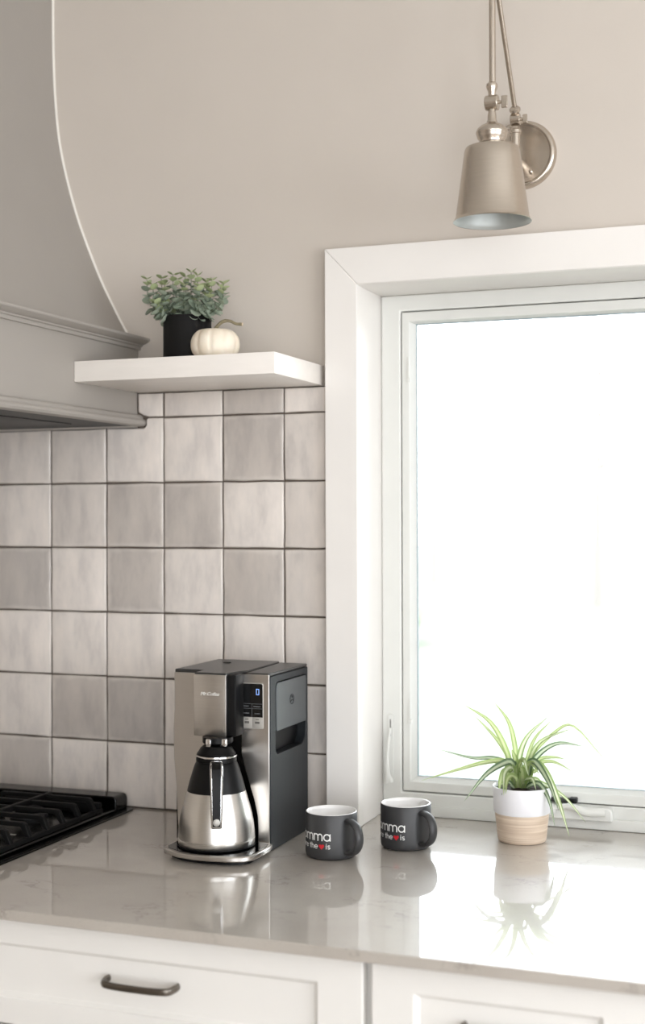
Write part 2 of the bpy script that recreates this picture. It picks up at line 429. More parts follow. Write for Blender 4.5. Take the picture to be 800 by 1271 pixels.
# ------------------------------------------------------------------ window casing and jambs
tr1 = thing('trim_1', (0, 0, 0), 'white mitred flat window casing with deep jambs', 'window trim', kind='structure')
CI, CO, CT = WX0+.002, -.8895, 1.0655
CR0, CR1 = WX1-.002, WX1+.0615
ZI = WZ1+.001
b = nb(); prism(b, [(CO, .0006), (CI, .0006), (CI, ZI), (CO, CT)], -.02, .008, 'xz'); obj('casing_board', b, 'trim', tr1, bevel=.0018)
b = nb(); prism(b, [(CI+.0004, ZI), (CR0-.0004, ZI), (CR1-.0004, CT), (CO+.0004, CT)], -.02, .008, 'xz'); obj('casing_board', b, 'trim', tr1, bevel=.0012)
b = nb(); prism(b, [(CR0, .0006), (CR1, .0006), (CR1, CT), (CR0, ZI)], -.02, .008, 'xz'); obj('casing_board', b, 'trim', tr1, bevel=.0018)
YW = .1254
obj('jamb_board', bx(WX0-.012, WX0, -.017, YW+.03, .0006, WZ1+.012, bev=.001), 'trim', tr1)
obj('jamb_board', bx(WX1, WX1+.012, -.017, YW+.03, .0006, WZ1+.012, bev=.001), 'trim', tr1)
obj('jamb_board', bx(WX0, WX1, -.017, YW+.03, WZ1, WZ1+.012, bev=.001), 'trim', tr1)

# ------------------------------------------------------------------ window unit
win = thing('window_1', (0, 0, 0), 'white casement window with crank operator above the worktop', 'window', kind='structure')
FX0, FX1, FZ0, FZ1 = -.787, WX1-.041, .0458, .9632      # sash outline
def ring(x0, x1, z0, z1, ix0, ix1, iz0, iz1, y0, y1): 
    return prism(nb(), [(x0, z0), (x1, z0), (x1, z1), (x0, z1)], y0, y1, 'xz', holes=[[(ix0, iz0), (ix1, iz0), (ix1, iz1), (ix0, iz1)]])
obj('frame', ring(WX0, WX1, .0006, WZ1, FX0-.002, FX1+.002, FZ0-.002, FZ1+.002, YW, YW+.06), 'vinyl', win, bevel=.0025)
obj('frame_stop', bx(WX0+.002, WX1-.002, YW-.006, YW, .0006, .021, bev=.002), 'vinyl', win)
obj('weather_seal', ring(FX0-.004, FX1+.004, FZ0-.004, FZ1+.004, FX0+.003, FX1-.003, FZ0+.003, FZ1-.003, YW+.012, YW+.04), 'gap', win, smooth=False)
SX, SZ0, SZ1 = .0155, .019, .0185
sash = obj('sash', ring(FX0, FX1, FZ0, FZ1, FX0+SX, FX1-SX, FZ0+SZ0, FZ1-SZ1, YW+.0015, YW+.05), 'vinyl', win, bevel=.0018)
b = nb()       # sloped glazing bead
o_ = [(FX0+SX, FZ0+SZ0), (FX1-SX, FZ0+SZ0), (FX1-SX, FZ1-SZ1), (FX0+SX, FZ1-SZ1)]
i_ = [(FX0+SX+.008, FZ0+SZ0+.007), (FX1-SX-.008, FZ0+SZ0+.007), (FX1-SX-.008, FZ1-SZ1-.003), (FX0+SX+.008, FZ1-SZ1-.003)]
LV = [[bm_ for bm_ in (b.verts.new((x, y, z)) for x, z in pts)] for pts, y in ((o_, YW+.006), (i_, YW+.020), (i_, YW+.0275), (o_, YW+.0275))]
for A, B in zip(LV, LV[1:]+LV[:1]):
    for k in range(4): b.faces.new((A[k], A[(k+1) % 4], B[(k+1) % 4], B[k]))
obj('glazing_bead', b, 'vinyl', sash)
gx0, gx1, gz0, gz1 = i_[0][0], i_[1][0], i_[0][1], i_[2][1]
obj('gasket', ring(gx0-.001, gx1+.001, gz0-.001, gz1+.001, gx0+.0014, gx1-.0014, gz0+.0012, gz1-.0016, YW+.0205, YW+.027), 'gasket', sash, smooth=False)
obj('pane', bx(gx0-.004, gx1+.004, YW+.029, YW+.033, gz0-.004, gz1+.004), 'glass', sash, smooth=False)
# little keepers clipped on the sash edge
for z in (.858, .205):
    obj('keeper', bx(FX0+SX-.003, FX0+SX+.001, YW-.002, YW+.004, z-.022, z+.018, bev=.001), 'vinyl', sash)
    obj('keeper', bx(FX0+SX-.004, FX0+SX+.003, YW-.003, YW+.004, z-.03, z-.022, bev=.001), 'vinyl', sash)
# lock lever on the side of the frame
lk = obj('lock_plate', prism(nb(), rrect(-.8165, -.804, .062, .192, .006), YW-.003, YW, 'xz'), 'vinyl', win, bevel=.001)
obj('slot', bx(-.8115, -.8095, YW-.0036, YW-.0028, .15, .182), 'gap', lk, smooth=False)
b = nb(); tube(b, spline([(-.8105, YW-.004, .165), (-.8115, YW-.011, .14), (-.8135, YW-.014, .10), (-.812, YW-.014, .078), (-.809, YW-.014, .062)], 5), [.0025]*4+[.003]*6+[.004]*6+[.0055, .0065, .0078, .0085, .0085], 10, ra=.003, side=(1, 0, 0))
obj('lock_lever', b, 'vinyl', lk)
# crank operator
op = obj('crank_base', prism(nb(), rrect(-.512, -.3865, .0185, .0435, (.010, .004, .003, .003)), YW-.022, YW, 'xz'), 'vinyl', win, bevel=.004)
b = nb(); tube(b, spline([(-.498, YW-.023, .036), (-.470, YW-.029, .044), (-.452, YW-.033, .0435), (-.434, YW-.034, .037), (-.414, YW-.033, .0375), (-.398, YW-.031, .0385)], 6),
     [.004+.004*min(1, i/22) for i in range(31)], 12, ra=.005, side=(0, 0, 1))
obj('crank_handle', b, 'vinyl', op)
obj('crank_hub', lathe(nb(), [(0, .03), (.008, .03), (.0095, .027), (.0095, .0)], (-.497, YW-.004, .035), 24, 'y'), 'vinyl', op)
br = obj('sash_arm', bx(-.5, -.463, YW-.012, YW+.004, .0475, .054, bev=.001), 'liner', win)
obj('pivot', bx(-.466, -.452, YW-.014, YW+.002, .047, .0565, bev=.002), 'black', br)

# ------------------------------------------------------------------ outdoors
tag(obj('lawn', bx(-60, 60, .6, 90, -1.35, -1.3), 'lawn', smooth=False), 'pale sunlit lawn outside the window', 'lawn', kind='structure')
def tree(loc, h, label, seed):
    rr = random.Random(seed); root = thing('tree', loc, label, 'tree', 'bare trees outside')
    L = Vector(loc)
    b = nb(); tube(b, [L, L+Vector((.05, 0, h*.5)), L+Vector((0, 0, h))], [.14, .1, .03], 8); obj('trunk', b, 'bark', root)
    for k in range(16):
        z = h*rr.uniform(.3, .95); a = rr.uniform(0, 2*PI); l = (h-z)*.45+.5
        p = L+Vector((0, 0, z)); q = p+Vector((math.cos(a)*l, math.sin(a)*l, l*.8))
        b = nb(); tube(b, [p, p.lerp(q, .5)+Vector((0, 0, -.1)), q], [.05, .03, .01], 6); obj('branch', b, 'bark', root)
tree((-4.7, 26, -1.3), 8.5, 'tall slender bare tree standing alone on the lawn', 2)
tree((-10.5, 34, -1.3), 7, 'bare tree standing further off beyond the pale shrub', 5)
sh = thing('shrub', (-6.6, 17, -1.3), 'low pale green shrub on the lawn', 'shrub')
b = nb(); rr = random.Random(1)
for k in range(9):
    r = bmesh.ops.create_icosphere(b, subdivisions=2, radius=rr.uniform(.35, .6), matrix=Matrix.Translation((-6.6+rr.uniform(-.6, .6), 17+rr.uniform(-.5, .5), -.9+rr.uniform(-.1, .7))))
    for v in r['verts']: v.co += Vector((rr.uniform(-.06, .06), rr.uniform(-.06, .06), rr.uniform(-.06, .06)))
obj('foliage', b, 'shrub', sh)

# ------------------------------------------------------------------ worktop and cabinets
CY = -.681
b = nb(); prism(b, [(-2.6, CY), (1.4, CY), (1.4, .0075), (WX1+.0118, .0075), (WX1+.0118, YW+.03), (WX0-.0118, YW+.03), (WX0-.0118, .0075), (-2.6, .0075)], -.016, .0, 'xy')
tag(obj('countertop', b, 'quartz', bevel=.0018), 'polished grey veined quartz worktop running into the window recess', 'countertop')

def pull(xc, z, y, parent, w=.117):
    a = xc-w/2; c = xc+w/2
    pts = spline([(a+.003, y, z), (a+.003, y-.014, z), (a+.012, y-.026, z-.001), (xc, y-.030, z-.001), (c-.012, y-.026, z-.001), (c-.003, y-.014, z), (c-.003, y, z)], 6)
    h = obj('handle', tube(nb(), pts, .0055, 8, ra=.0035, side=(0, 0, 1)), 'pull', parent)
    h['label'] = 'satin nickel bow handle'
def shaker(name, x0, x1, z0, z1, root, handle=True, stile=.066):
    yb, yf = -.635, -.655
    d = obj(name, prism(nb(), [(x0, z0), (x1, z0), (x1, z1), (x0, z1)], yf, yb, 'xz', holes=[[(x0+stile, z0+.039), (x1-stile, z0+.039), (x1-stile, z1-.039), (x0+stile, z1-.039)]]), 'cab', root, bevel=.0016)
    b = nb()      # recessed panel with a sloped ovolo border
    A = [(x0+stile, z0+.039), (x1-stile, z0+.039), (x1-stile, z1-.039), (x0+stile, z1-.039)]
    s = .006; B = [(A[0][0]+s, A[0][1]+s), (A[1][0]-s, A[1][1]+s), (A[2][0]-s, A[2][1]-s), (A[3][0]+s, A[3][1]-s)]
    va = [b.verts.new((x, yf+.003, z)) for x, z in A]; vb = [b.verts.new((x, yf+.0085, z)) for x, z in B]
    vc = [b.verts.new((x, yb, z)) for x, z in A]
    for k in range(4):
        b.faces.new((va[k], va[(k+1) % 4], vb[(k+1) % 4], vb[k])); b.faces.new((va[k], vc[k], vc[(k+1) % 4], va[(k+1) % 4]))
    b.faces.new(vb); b.faces.new(vc[::-1])
    obj('panel', b, 'cab', d)
    if handle: pull((x0+x1)/2, (z0+z1)/2+.0055, yf+.009, d)
    return d
def cabinet(label, x0, x1, rows):
    root = thing('base_cabinet', ((x0+x1)/2, -.32, RZ0), label, 'cabinet')
    obj('carcass', bx(x0-.005, x1+.006, -.632, -.002, -.81, -.0165), 'cab', root, smooth=False)
    obj('toe_kick', bx(x0-.005, x1+.006, -.56, -.1, RZ0, -.8105), 'cab', root, smooth=False)
    for nm, z0, z1 in rows: shaker(nm, x0, x1, z0, z1, root, stile=.066 if x1-x0 > .5 else .059)
cabinet('white base cabinet with wide drawers and a bow handle below the coffee maker', -1.267, -.599, [('drawer', -.1765, -.0195), ('drawer', -.49, -.180), ('drawer', -.805, -.4935)])
cabinet('narrow white base cabinet below the potted spider plant', -.587, -.223, [('drawer', -.1765, -.0195), ('door', -.805, -.180)])
cabinet('white base cabinet standing under the cooktop', -2.0, -1.279, [('drawer', -.1765, -.0195), ('drawer', -.49, -.180), ('drawer', -.805, -.4935)])
cabinet('white base cabinet next to the narrow one below the window', -.211, .45, [('drawer', -.1765, -.0195), ('door', -.805, -.180)])

# ------------------------------------------------------------------ range hood
hood = thing('range_hood', (-1.67, -.25, .75), 'grey painted range hood with swept curved sides and moulded trims', 'range hood')
HX1, HX0, HYF, HYB = -1.2918, -2.048, -.53, .0078
curve = [(-1.306, .9225), (-1.317, .935), (-1.3476, .9895), (-1.3748, 1.0423), (-1.4039, 1.1085), (-1.4295, 1.1749), (-1.4534, 1.2546), (-1.47, 1.3291), (-1.479, 1.4113), (-1.4832, 1.5012), (-1.4842, 1.6152), (-1.4842, 1.8295)]
cv = spline([(x, 0, z) for x, z in curve], 5)
b = nb(); rows = []
for p in cv:
    d = .30 + .20*(p.x+1.4842)/.178; xl = 2*(-1.67)-p.x
    rows.append([b.verts.new((p.x, HYB, p.z)), b.verts.new((p.x, -d, p.z)), b.verts.new((xl, -d, p.z)), b.verts.new((xl, HYB, p.z))])
for a, c in zip(rows, rows[1:]):
    for k in range(4): b.faces.new((a[k], a[(k+1) % 4], c[(k+1) % 4], c[k]))
b.faces.new(rows[0]); b.faces.new(rows[-1][::-1])
obj('curved_canopy', b, 'hood', hood)
b = nb(); tube(b, [(p.x+.0012, .0058, p.z) for p in cv], .0026, 8); obj('caulk_bead', b, 'caulk', hood)
obj('apron', bx(HX0, HX1, HYF, HYB, .756, .921), 'hood', hood, smooth=False)
def moulding(name, prof):
    b = nb(); R_ = []
    for o_, z in prof:
        R_.append([b.verts.new((HX1+o_, HYB, z)), b.verts.new((HX1+o_, HYF-o_, z)), b.verts.new((HX0-o_, HYF-o_, z)), b.verts.new((HX0-o_, HYB, z))])
    n = len(R_)
    for i in range(n):
        for k in range(3): b.faces.new((R_[i][k], R_[i][k+1], R_[(i+1) % n][k+1], R_[(i+1) % n][k]))
    b.faces.new([r[0] for r in R_]); b.faces.new([r[3] for r in R_][::-1])
    obj(name, b, 'hood', hood, sharp=25)
moulding('crown_moulding', [(-.002, .900), (.005, .900), (.006, .902), (.006, .9065), (.0095, .907), (.0105, .9085), (.0105, .910), (.015, .911), (.021, .914), (.0255, .9165), (.0265, .9185), (.026, .9215), (.024, .9228), (-.03, .9232)])
moulding('lower_moulding', [(-.002, .7735), (.007, .7725), (.011, .7695), (.0125, .7655), (.0125, .7635), (.017, .7625), (.0195, .759), (.0197, .7555), (.017, .7515), (.013, .7498), (-.002, .7498)])
obj('liner', bx(HX0+.002, HX1-.002, HYF+.002, .0035, .7515, .7575), 'liner', hood, smooth=False)
for k in range(3):
    x0 = HX0+.09+k*.2
    obj('filter', bx(x0, x0+.18, -.44, -.1, .7495, .7515, bev=.0008), 'liner', hood)

# ------------------------------------------------------------------ floating shelf
tag(obj('floating_shelf', bx(-1.2912, -.8998, -.2344, .0078, .8157, .853, bev=.001), 'shelf'), 'thick white floating shelf between hood and window', 'shelf')
SHZ = .853

# ------------------------------------------------------------------ cooktop
ck = thing('cooktop', (-1.67, -.29, 0), 'black gas cooktop with raised back ledge set on the worktop', 'cooktop')
CX0, CX1, CYF, CYB = -2.05, -1.290, -.575, -.012
obj('flange', prism(nb(), rrect(CX0, CX1, CYF, CYB, .012), .0002, .004, 'xy'), 'enamel', ck, bevel=.001)
obj('pan', prism(nb(), rrect(CX0+.02, CX1-.018, CYF+.02, CYB-.01, .02), .004, .010, 'xy'), 'enamel', ck, bevel=.003)
obj('back_ledge', prism(nb(), rrect(CX0+.005, CX1-.017, .0041, .0325, (.010, .010, .002, .002)), -.058, -.0135, 'xz'), 'enamel', ck, bevel=.005)
for bxp, byp, r in ((-1.43, -.17, .035), (-1.43, -.42, .045), (-1.67, -.295, .055), (-1.91, -.17, .035), (-1.91, -.42, .045)):
    bu = obj('burner', lathe(nb(), [(0, .0102), (r, .0102), (r, .016), (r*.8, .019), (0, .019)], (bxp, byp, 0), 32), 'liner', ck)
    obj('burner_cap', lathe(nb(), [(r*.75, .0192), (r*.78, .024), (r*.6, .027), (0, .0275)], (bxp, byp, 0), 32), 'iron', bu)
bd = obj('badge', bx(-1.392, -1.366, -.315, -.309, .0102, .0108), 'silver', ck, smooth=False)
for k in range(5): 
    kb = obj('knob', lathe(nb(), [(0, .03), (.014, .03), (.017, .027), (.019, .0045)], (-1.91+k*.12, -.535, 0), 24), 'black', ck)
def grate(x0, x1, label):
    root = thing('cooktop_grate', ((x0+x1)/2, -.3, .01), label, 'grate', 'cast iron grates on the cooktop')
    zt = .043; w = .005
    ys = [-.125, -.18, -.2345, -.287, -.345, -.403, -.46, -.515]
    for y in ys:
        for (a, c, sgn) in ((x1, (x0+x1)/2+.003, -1), (x0, (x0+x1)/2-.003, 1)):
            pts = [(a, 0.0125), (a+sgn*.007, .0125), (a+sgn*.022, zt-.008), (c, zt-.008), (c, zt), (a+sgn*.018, zt), (a+sgn*.012, zt-.003)]
            obj('finger', prism(nb(), pts, y-w, y+w, 'xz'), 'iron', root, bevel=.0012)
    xm = (x0+x1)/2
    obj('spine', bx(xm-.0045, xm+.0045, -.52, -.105, zt-.010, zt+.0015, bev=.0015), 'iron', root)
    for x in (x0+.006, x1-.006):
        obj('side_rail', bx(x-.005, x+.005, -.525, -.1, .0115, .019, bev=.0015), 'iron', root)
    for y in (-.105, -.52): obj('end_rail', bx(x0+.004, x1-.004, y-.005, y+.005, .0115, .03, bev=.0015), 'iron', root)
    for x in (x0+.006, x1-.006):
        for y in (-.11, -.515): obj('foot', bx(x-.006, x+.006, y-.006, y+.006, .0101, .0135, bev=.001), 'black', root)
grate(-1.535, -1.310, 'black cast iron grate at the worktop end of the cooktop')
grate(-1.780, -1.543, 'black cast iron grate in the middle of the cooktop')
grate(-2.026, -1.790, 'black cast iron grate at the end of the cooktop away from the worktop')

# ------------------------------------------------------------------ wall lamp
LX, LZ, LY = -.5235, 1.2095, .0078
lamp = thing('wall_lamp', (LX, LY, LZ), 'brushed nickel swing-arm wall lamp with bell shade above the window', 'wall lamp')
bp = obj('backplate', lathe(nb(), [(0, 0), (.0605, 0), (.0605, .006), (.0595, .010), (.0565, .0135), (.053, .0145), (.0515, .0135), (.0505, .011), (.049, .0105), (.012, .0105), (0, .0105)], (LX, LY, LZ), 64, 'y'), 'nickel', lamp, sharp=50)
for a in (-1.1, 2.04):
    obj('screw', lathe(nb(), [(.0035, 0), (.0035, .003), (.002, .0045), (0, .005)], (LX+.036*math.cos(a), LY-.0104, LZ+.036*math.sin(a)), 16, 'y'), 'nickel', bp)
YJ = -.05
pts = spline([(LX, LY-.009, LZ-.018), (LX, -.03, LZ-.018), (LX, YJ+.004, LZ-.016), (LX, YJ, LZ-.008), (LX, YJ, LZ+.028)], 8)
obj('elbow', tube(nb(), pts, .0076, 16, side=(1, 0, 0)), 'nickel', lamp)
obj('collar', lathe(nb(), [(.0076, -.004), (.0095, -.003), (.0095, .002), (.0078, .0035), (.0065, .008), (0, .008)], (LX, YJ, LZ+.028), 24), 'nickel', lamp)
def knuckle(y, z, d, big=1.0):
    """clevis joint: a disc across x between two cheeks, with a thumb screw on the +x side"""
    k = obj('knuckle', lathe(nb(), [(0, -.0085*big), (.0088*big, -.0085*big), (.0098*big, -.0075*big), (.0098*big, .0075*big), (.0088*big, .0085*big), (0, .0085*big)], (LX, y, z), 28, 'x'), 'nickel', lamp)
    obj('thumb_screw', lathe(nb(), [(.003, 0), (.003, .005), (0, .005)], (LX+.0086*big, y, z), 14, 'x'), 'nickel', k)
    obj('thumb_wing', prism(nb(), rrect(y-.002, y+.002, z-.008*big, z+.008*big, .0018), LX+.0125*big, LX+.0205*big, 'yz'), 'nickel', k, bevel=.0008)
    return k
knuckle(YJ, LZ+.0485, 1, 1.0)
A0, A1 = Vector((LX, YJ, LZ+.058)), Vector((LX-.003, -.222, 1.508))
dr = (A1-A0).normalized()
def along(p, prof, seg=20):
    b = lathe(nb(), prof, (0, 0, 0), seg); q = Vector((0, 0, 1)).rotation_difference(dr)
    bmesh.ops.transform(b, matrix=Matrix.Translation(p) @ q.to_matrix().to_4x4(), verts=b.verts[:]); return b
obj('collar', along(A0, [(.0055, -.002), (.0075, .003), (.0098, .0065), (.0098, .010), (.0075, .0125), (.005, .014)]), 'nickel', lamp)
obj('lower_arm', tube(nb(), [A0+dr*.005, A1], .0043, 14), 'nickel', lamp)
YS = -.222
obj('upper_arm', tube(nb(), [(LX+.001, YS, 1.266), (LX+.001, YS, 1.512)], .0054, 16), 'nickel', lamp)
knuckle(YS, 1.515, 1, 1.05)
obj('collar', lathe(nb(), [(.0054, 1.272), (.0088, 1.269), (.0095, 1.265), (.0085, 1.261), (.0065, 1.257), (.006, 1.248)], (LX, YS, 0), 24), 'nickel', lamp)
knuckle(YS, 1.2385, 1, 1.25)
obj('neck', lathe(nb(), [(.0055, 1.232), (.006, 1.224), (.0072, 1.217), (.0072, 1.211), (.0085, 1.2085), (.0088, 1.2065), (.0075, 1.205)], (LX, YS, 0), 24), 'nickel', lamp)
ZS = 1.0465
out = [(.0072, 1.2075), (.010, 1.2055), (.018, 1.2015), (.0238, 1.1965), (.0262, 1.191), (.0258, 1.1875), (.0248, 1.1862), (.0248, 1.1845), (.0235, 1.181), (.0208, 1.1775), (.0205, 1.174), (.024, 1.171), (.036, 1.168), (.0425, 1.1655), (.0448, 1.161), (.0470, 1.145), (.0535, 1.095), (.0592, 1.054), (.0608, 1.0505), (.0632, 1.0468), (.0638, ZS)]
shd = obj('shade', lathe(nb(), out+[(.063, ZS-.0003)], (LX, YS, 0), 64), 'nickel', lamp, sharp=40)
inn = [(.0632, ZS+.0001), (.0602, 1.0505), (.0585, 1.054), (.0528, 1.095), (.0463, 1.145), (.0435, 1.160), (.036, 1.165), (.018, 1.168), (0, 1.168)]
o = obj('shade_lining', lathe(nb(), inn, (LX, YS, 0), 64), 'shade_in', shd, sharp=40, recalc=False); o['label'] = 'pale satin lining of the shade'
obj('bulb', lathe(nb(), [(.009, 1.1675), (.009, 1.150), (.014, 1.143), (.019, 1.130), (.018, 1.117), (.011, 1.109), (0, 1.107)], (LX, YS, 0), 28), 'mugin', shd)

# ------------------------------------------------------------------ coffee maker
cm = thing('coffee_maker', (-1.0, -.146, 0), 'stainless steel and slate grey coffee maker standing against the tiles', 'coffee maker')
BX0, BX1, BYF, BYB, BZ = -1.091, -.9105, -.2346, -.057, .3025
CCX, CCY = -.991, -.277                     # carafe axis
def notch(xl, xr, r):
    a0 = math.acos(max(-1, min(1, (-.2316-CCY)/r)))
    pts = [(xr, BYB), (xl, BYB), (xl, -.2316)]
    for i in range(13):
        a = (PI/2+a0) - 2*a0*i/12
        pts.append((CCX+r*math.cos(a), CCY+r*math.sin(a)))
    pts.append((xr, -.2316)); return pts
obj('housing', prism(nb(), notch(BX0+.002, -.9325, .074), .0095, .198, 'xy'), 'black', cm, bevel=.001)
obj('upper_housing', bx(BX0+.002, -.9325, -.2316, BYB, .1981, BZ-.004), 'lidgrey', cm, bevel=.001)
obj('bottom_plate', bx(BX0+.008, -.914, -.222, BYB-.004, .0005, .0095), 'black', cm, smooth=False)
# steel fascia either side of the carafe bay
fl = [(-1.0915, BZ-.002), (-1.0915, .235), (-1.0935, .20), (-1.0925, .15), (-1.088, .10), (-1.086, .05), (-1.083, .010), (-1.058, .010), (-1.060, .04), (-1.055, .075), (-1.046, .11), (-1.036, .14), (-1.028, .165), (-1.0265, .19), (-1.0495, .1975), (-1.0495, BZ-.002)]
ff = obj('left_fascia', prism(nb(), fl, -.2346, -.2317, 'xz'), 'steel', cm, bevel=.0008)
frp = [(-.9668, BZ-.001), (-.963, .20), (-.9635, .165), (-.957, .14), (-.948, .112), (-.9395, .085), (-.934, .06), (-.9325, .035), (-.9335, .010), (-.9118, .010), (-.9118, .10), (-.9118, .20), (-.9118, BZ-.001)]
rf = obj('right_fascia', prism(nb(), frp, -.2346, -.2317, 'xz'), 'steel', cm, bevel=.0008)
# brew head
obj('brew_head', bx(-1.0345, -.9585, -.268, -.2317, .1985, BZ+.001, bev=.003), 'black', cm)
hf = obj('head_plate', bx(-1.0350, -.9745, -.2735, -.2682, .198, BZ+.0005, bev=.0012), 'steel', cm)
lg = text_bm('Mr.Coffee', .0085, .35, .0002, 'CENTER')
bmesh.ops.transform(lg, matrix=Matrix.Translation((-1.005, -.27365, .2675)) @ Matrix.Rotation(PI/2, 4, 'X'), verts=lg.verts[:])
o = obj('logo', lg, 'white', hf, smooth=False); o['label'] = 'small raised script logo'
obj('spout', lathe(nb(), [(0, .1983), (.026, .1983), (.026, .1895), (.024, .1872), (0, .1872)], (CCX, CCY+.006, 0), 32), 'black', cm)
for dx in (-.0150, .0105):
    tx, ty = CCX+.426*.0225+.905*dx, CCY+.006-.905*.0225+.426*dx
    obj('spout_tab', bx(tx-.0048, tx+.0048, ty-.004, ty+.004, .1845, .1980, bev=.002), 'chrome', cm)
# top lids
ld = obj('lid', prism(nb(), [(-1.0905, -.2725+.038), (-1.0355, -.2725+.038), (-1.0345, -.272), (-.9745, -.272), (-.967, -.232), (-.9575, -.215), (-.966, BYB), (-1.089, BYB)], BZ-.0035, BZ+.0035, 'xy'), 'lidgrey', cm, bevel=.0018)
obj('lid_button', lathe(nb(), [(.0075, 0), (.007, .0012), (0, .0014)], (-1.045, -.115, BZ+.0036), 24), 'black', ld)
obj('reservoir_lid', prism(nb(), [(-.9560, -.2335), (-.9122, -.2335), (-.9112, -.225), (-.9112, BYB), (-.9645, BYB), (-.9562, -.214)], BZ-.004, BZ+.0012, 'xy'), 'lidgrey', cm, bevel=.002)
# right-hand side wall with a moulded opening, hinged cover and hand recess
side = [(-.2318, BZ-.0045), (-.2318, .010), (-.2305, .0008), (BYB, .0008), (BYB, BZ-.0045)]
hole = rrect(-.2085, -.0655, .1615, .2860, (.009, .009, .012, .026), 6)
sw = obj('side_wall', prism(nb(), side, -.9320, BX1, 'yz', holes=[hole]), 'slate', cm, bevel=.0012)
dv = obj('side_cover', prism(nb(), rrect(-.2065, -.0675, .2015, .2845, (.007, .007, .003, .003)), -.925, BX1+.0012, 'yz'), 'door', sw, bevel=.001); dv['label'] = 'satin grey hinged cover with round emblem'
obj('recess_back', prism(nb(), rrect(-.2075, -.0665, .1625, .2850, .008), -.9319, -.9275, 'yz'), 'black', sw)
b = lathe(nb(), [(.0078, 0), (.0090, 0), (.0092, .0006), (.0078, .0006), (.0078, 0)], (BX1+.0012, -.137, .249), 28, 'x')
for k in range(3):
    a = PI/2 + k*2*PI/3
    tube(b, [(BX1+.0015, -.137+.002*math.cos(a), .249+.002*math.sin(a)), (BX1+.0015, -.137+.0065*math.cos(a), .249+.0065*math.sin(a))], .0009, 6)
obj('emblem', b, 'slate', dv)
# control panel
cp = obj('control_panel', prism(nb(), rrect(-.9640, -.9222, .2085, .2872, .004), -.2358, -.2344, 'xz'), 'silver', cm, bevel=.0005)
obj('display', prism(nb(), rrect(-.9620, -.9232, .2288, .2858, (.003, .003, .0005, .0005)), -.2363, -.2357, 'xz'), 'blackgloss', cp)
b = nb()
for x0, x1, z0, z1 in ((-.9615, -.9237, .2512, .2519), (-.9615, -.9237, .2431, .2438), (-.9431, -.9424, .2290, .2514)):
    box(b, x0, x1, -.2366, -.2362, z0, z1)
obj('panel_lines', b, 'dimprint', cp, smooth=False)
for x0, x1, z0, z1 in ((-.959, -.949, .2465, .2482), (-.940, -.927, .2462, .2480), (-.960, -.948, .2345, .2360), (-.938, -.928, .2343, .2358)):
    obj('button_caption', bx(x0, x1, -.2366, -.2362, z0, z1), 'dimprint', cp, smooth=False)
for x0, x1 in ((-.9612, -.9434), (-.9418, -.9240)):
    bt = obj('button', bx(x0, x1, -.2366, -.2356, .2105, .2282, bev=.0004), 'silver', cp)
    xm = (x0+x1)/2
    obj('button_caption', bx(xm-.003, xm+.003, -.2369, -.2365, .2245, .2258), 'darkprint', bt, smooth=False)
    obj('button_caption', bx(xm-.0042, xm+.0042, -.2369, -.2365, .2178, .2215), 'darkprint', bt, smooth=False)
b = nb()
dx, dz, w, h = -.9345, .2675, .0046, .0092
for (x0, z0, x1, z1) in ((0, 0, w, 0), (0, h, w, h), (0, .0004, 0, h-.0004), (w, .0004, w, h-.0004)):
    box(b, dx+min(x0, x1)-.0006, dx+max(x0, x1)+.0006, -.2367, -.2362, dz+min(z0, z1)-.0006, dz+max(z0, z1)+.0006)
o = obj('display_digit', b, 'digit', cp, smooth=False); o['label'] = 'glowing blue digit zero'
# tray under the carafe
TP = [(-1.069, -.236), (-1.069, -.318), (-1.063, -.330), (-1.030, -.350), (-1.000, -.3565), (-.965, -.3565), (-.930, -.350), (-.912, -.342), (-.9005, -.325), (-.899, -.262), (-.904, -.2400), (-.915, -.2362)]
obj('base_tray', prism(nb(), TP, .0075, .0165, 'xy'), 'steel', cm, bevel=.002)
cx_, cy_ = -.985, -.29
obj('tray_top', prism(nb(), [(cx_+(x-cx_)*.93, cy_+(y-cy_)*.90) for x, y in TP], .0160, .0172, 'xy'), 'blackgloss', cm)
obj('tray_foot', prism(nb(), [(cx_+(x-cx_)*.86, cy_+(y-cy_)*.80) for x, y in TP], .0004, .0076, 'xy'), 'black', cm)

# ------------------------------------------------------------------ carafe
CZ = .0174
cf = thing('carafe', (CCX, CCY, CZ), 'brushed steel thermal carafe with black lid standing on the coffee maker tray', 'carafe')
C3 = (CCX, CCY, CZ)
obj('body', lathe(nb(), [(0, 0), (.058, 0), (.0635, .0015), (.0652, .005), (.0654, .012), (.0644, .0128), (.0644, .0138), (.0651, .0145), (.0645, .025), (.0628, .040), (.0605, .052), (.0570, .066), (.0528, .080), (.0490, .0925)], C3, 72), 'carafe', cf, sharp=30)
o = obj('base_ring', lathe(nb(), [(.058, .0003), (.0645, .0004), (.0660, .0018), (.0655, .0032)], C3, 64), 'black', cf)
obj('collar', lathe(nb(), [(.0478, .0900), (.0494, .0915), (.0488, .0945), (.0448, .110), (.0405, .124), (.0372, .134), (.0350, .139), (.0320, .142)], C3, 64), 'black', cf)
ld = obj('lid', lathe(nb(), [(.031, .1405), (.0345, .1415), (.0345, .1475), (.0325, .150), (.033, .1545), (.0300, .158), (.0270, .1635), (.0225, .1668), (0, .1672)], C3, 56), 'black', cf)
obj('lid_ring', lathe(nb(), [(.0336, .1478), (.0350, .1486), (.0353, .1502), (.0350, .1516), (.0336, .1522)], C3, 56), 'chrome', ld)
vd = Vector((CAM.x-CCX, CAM.y-CCY, 0)).normalized()
sd = Vector((-vd.y, vd.x, 0))
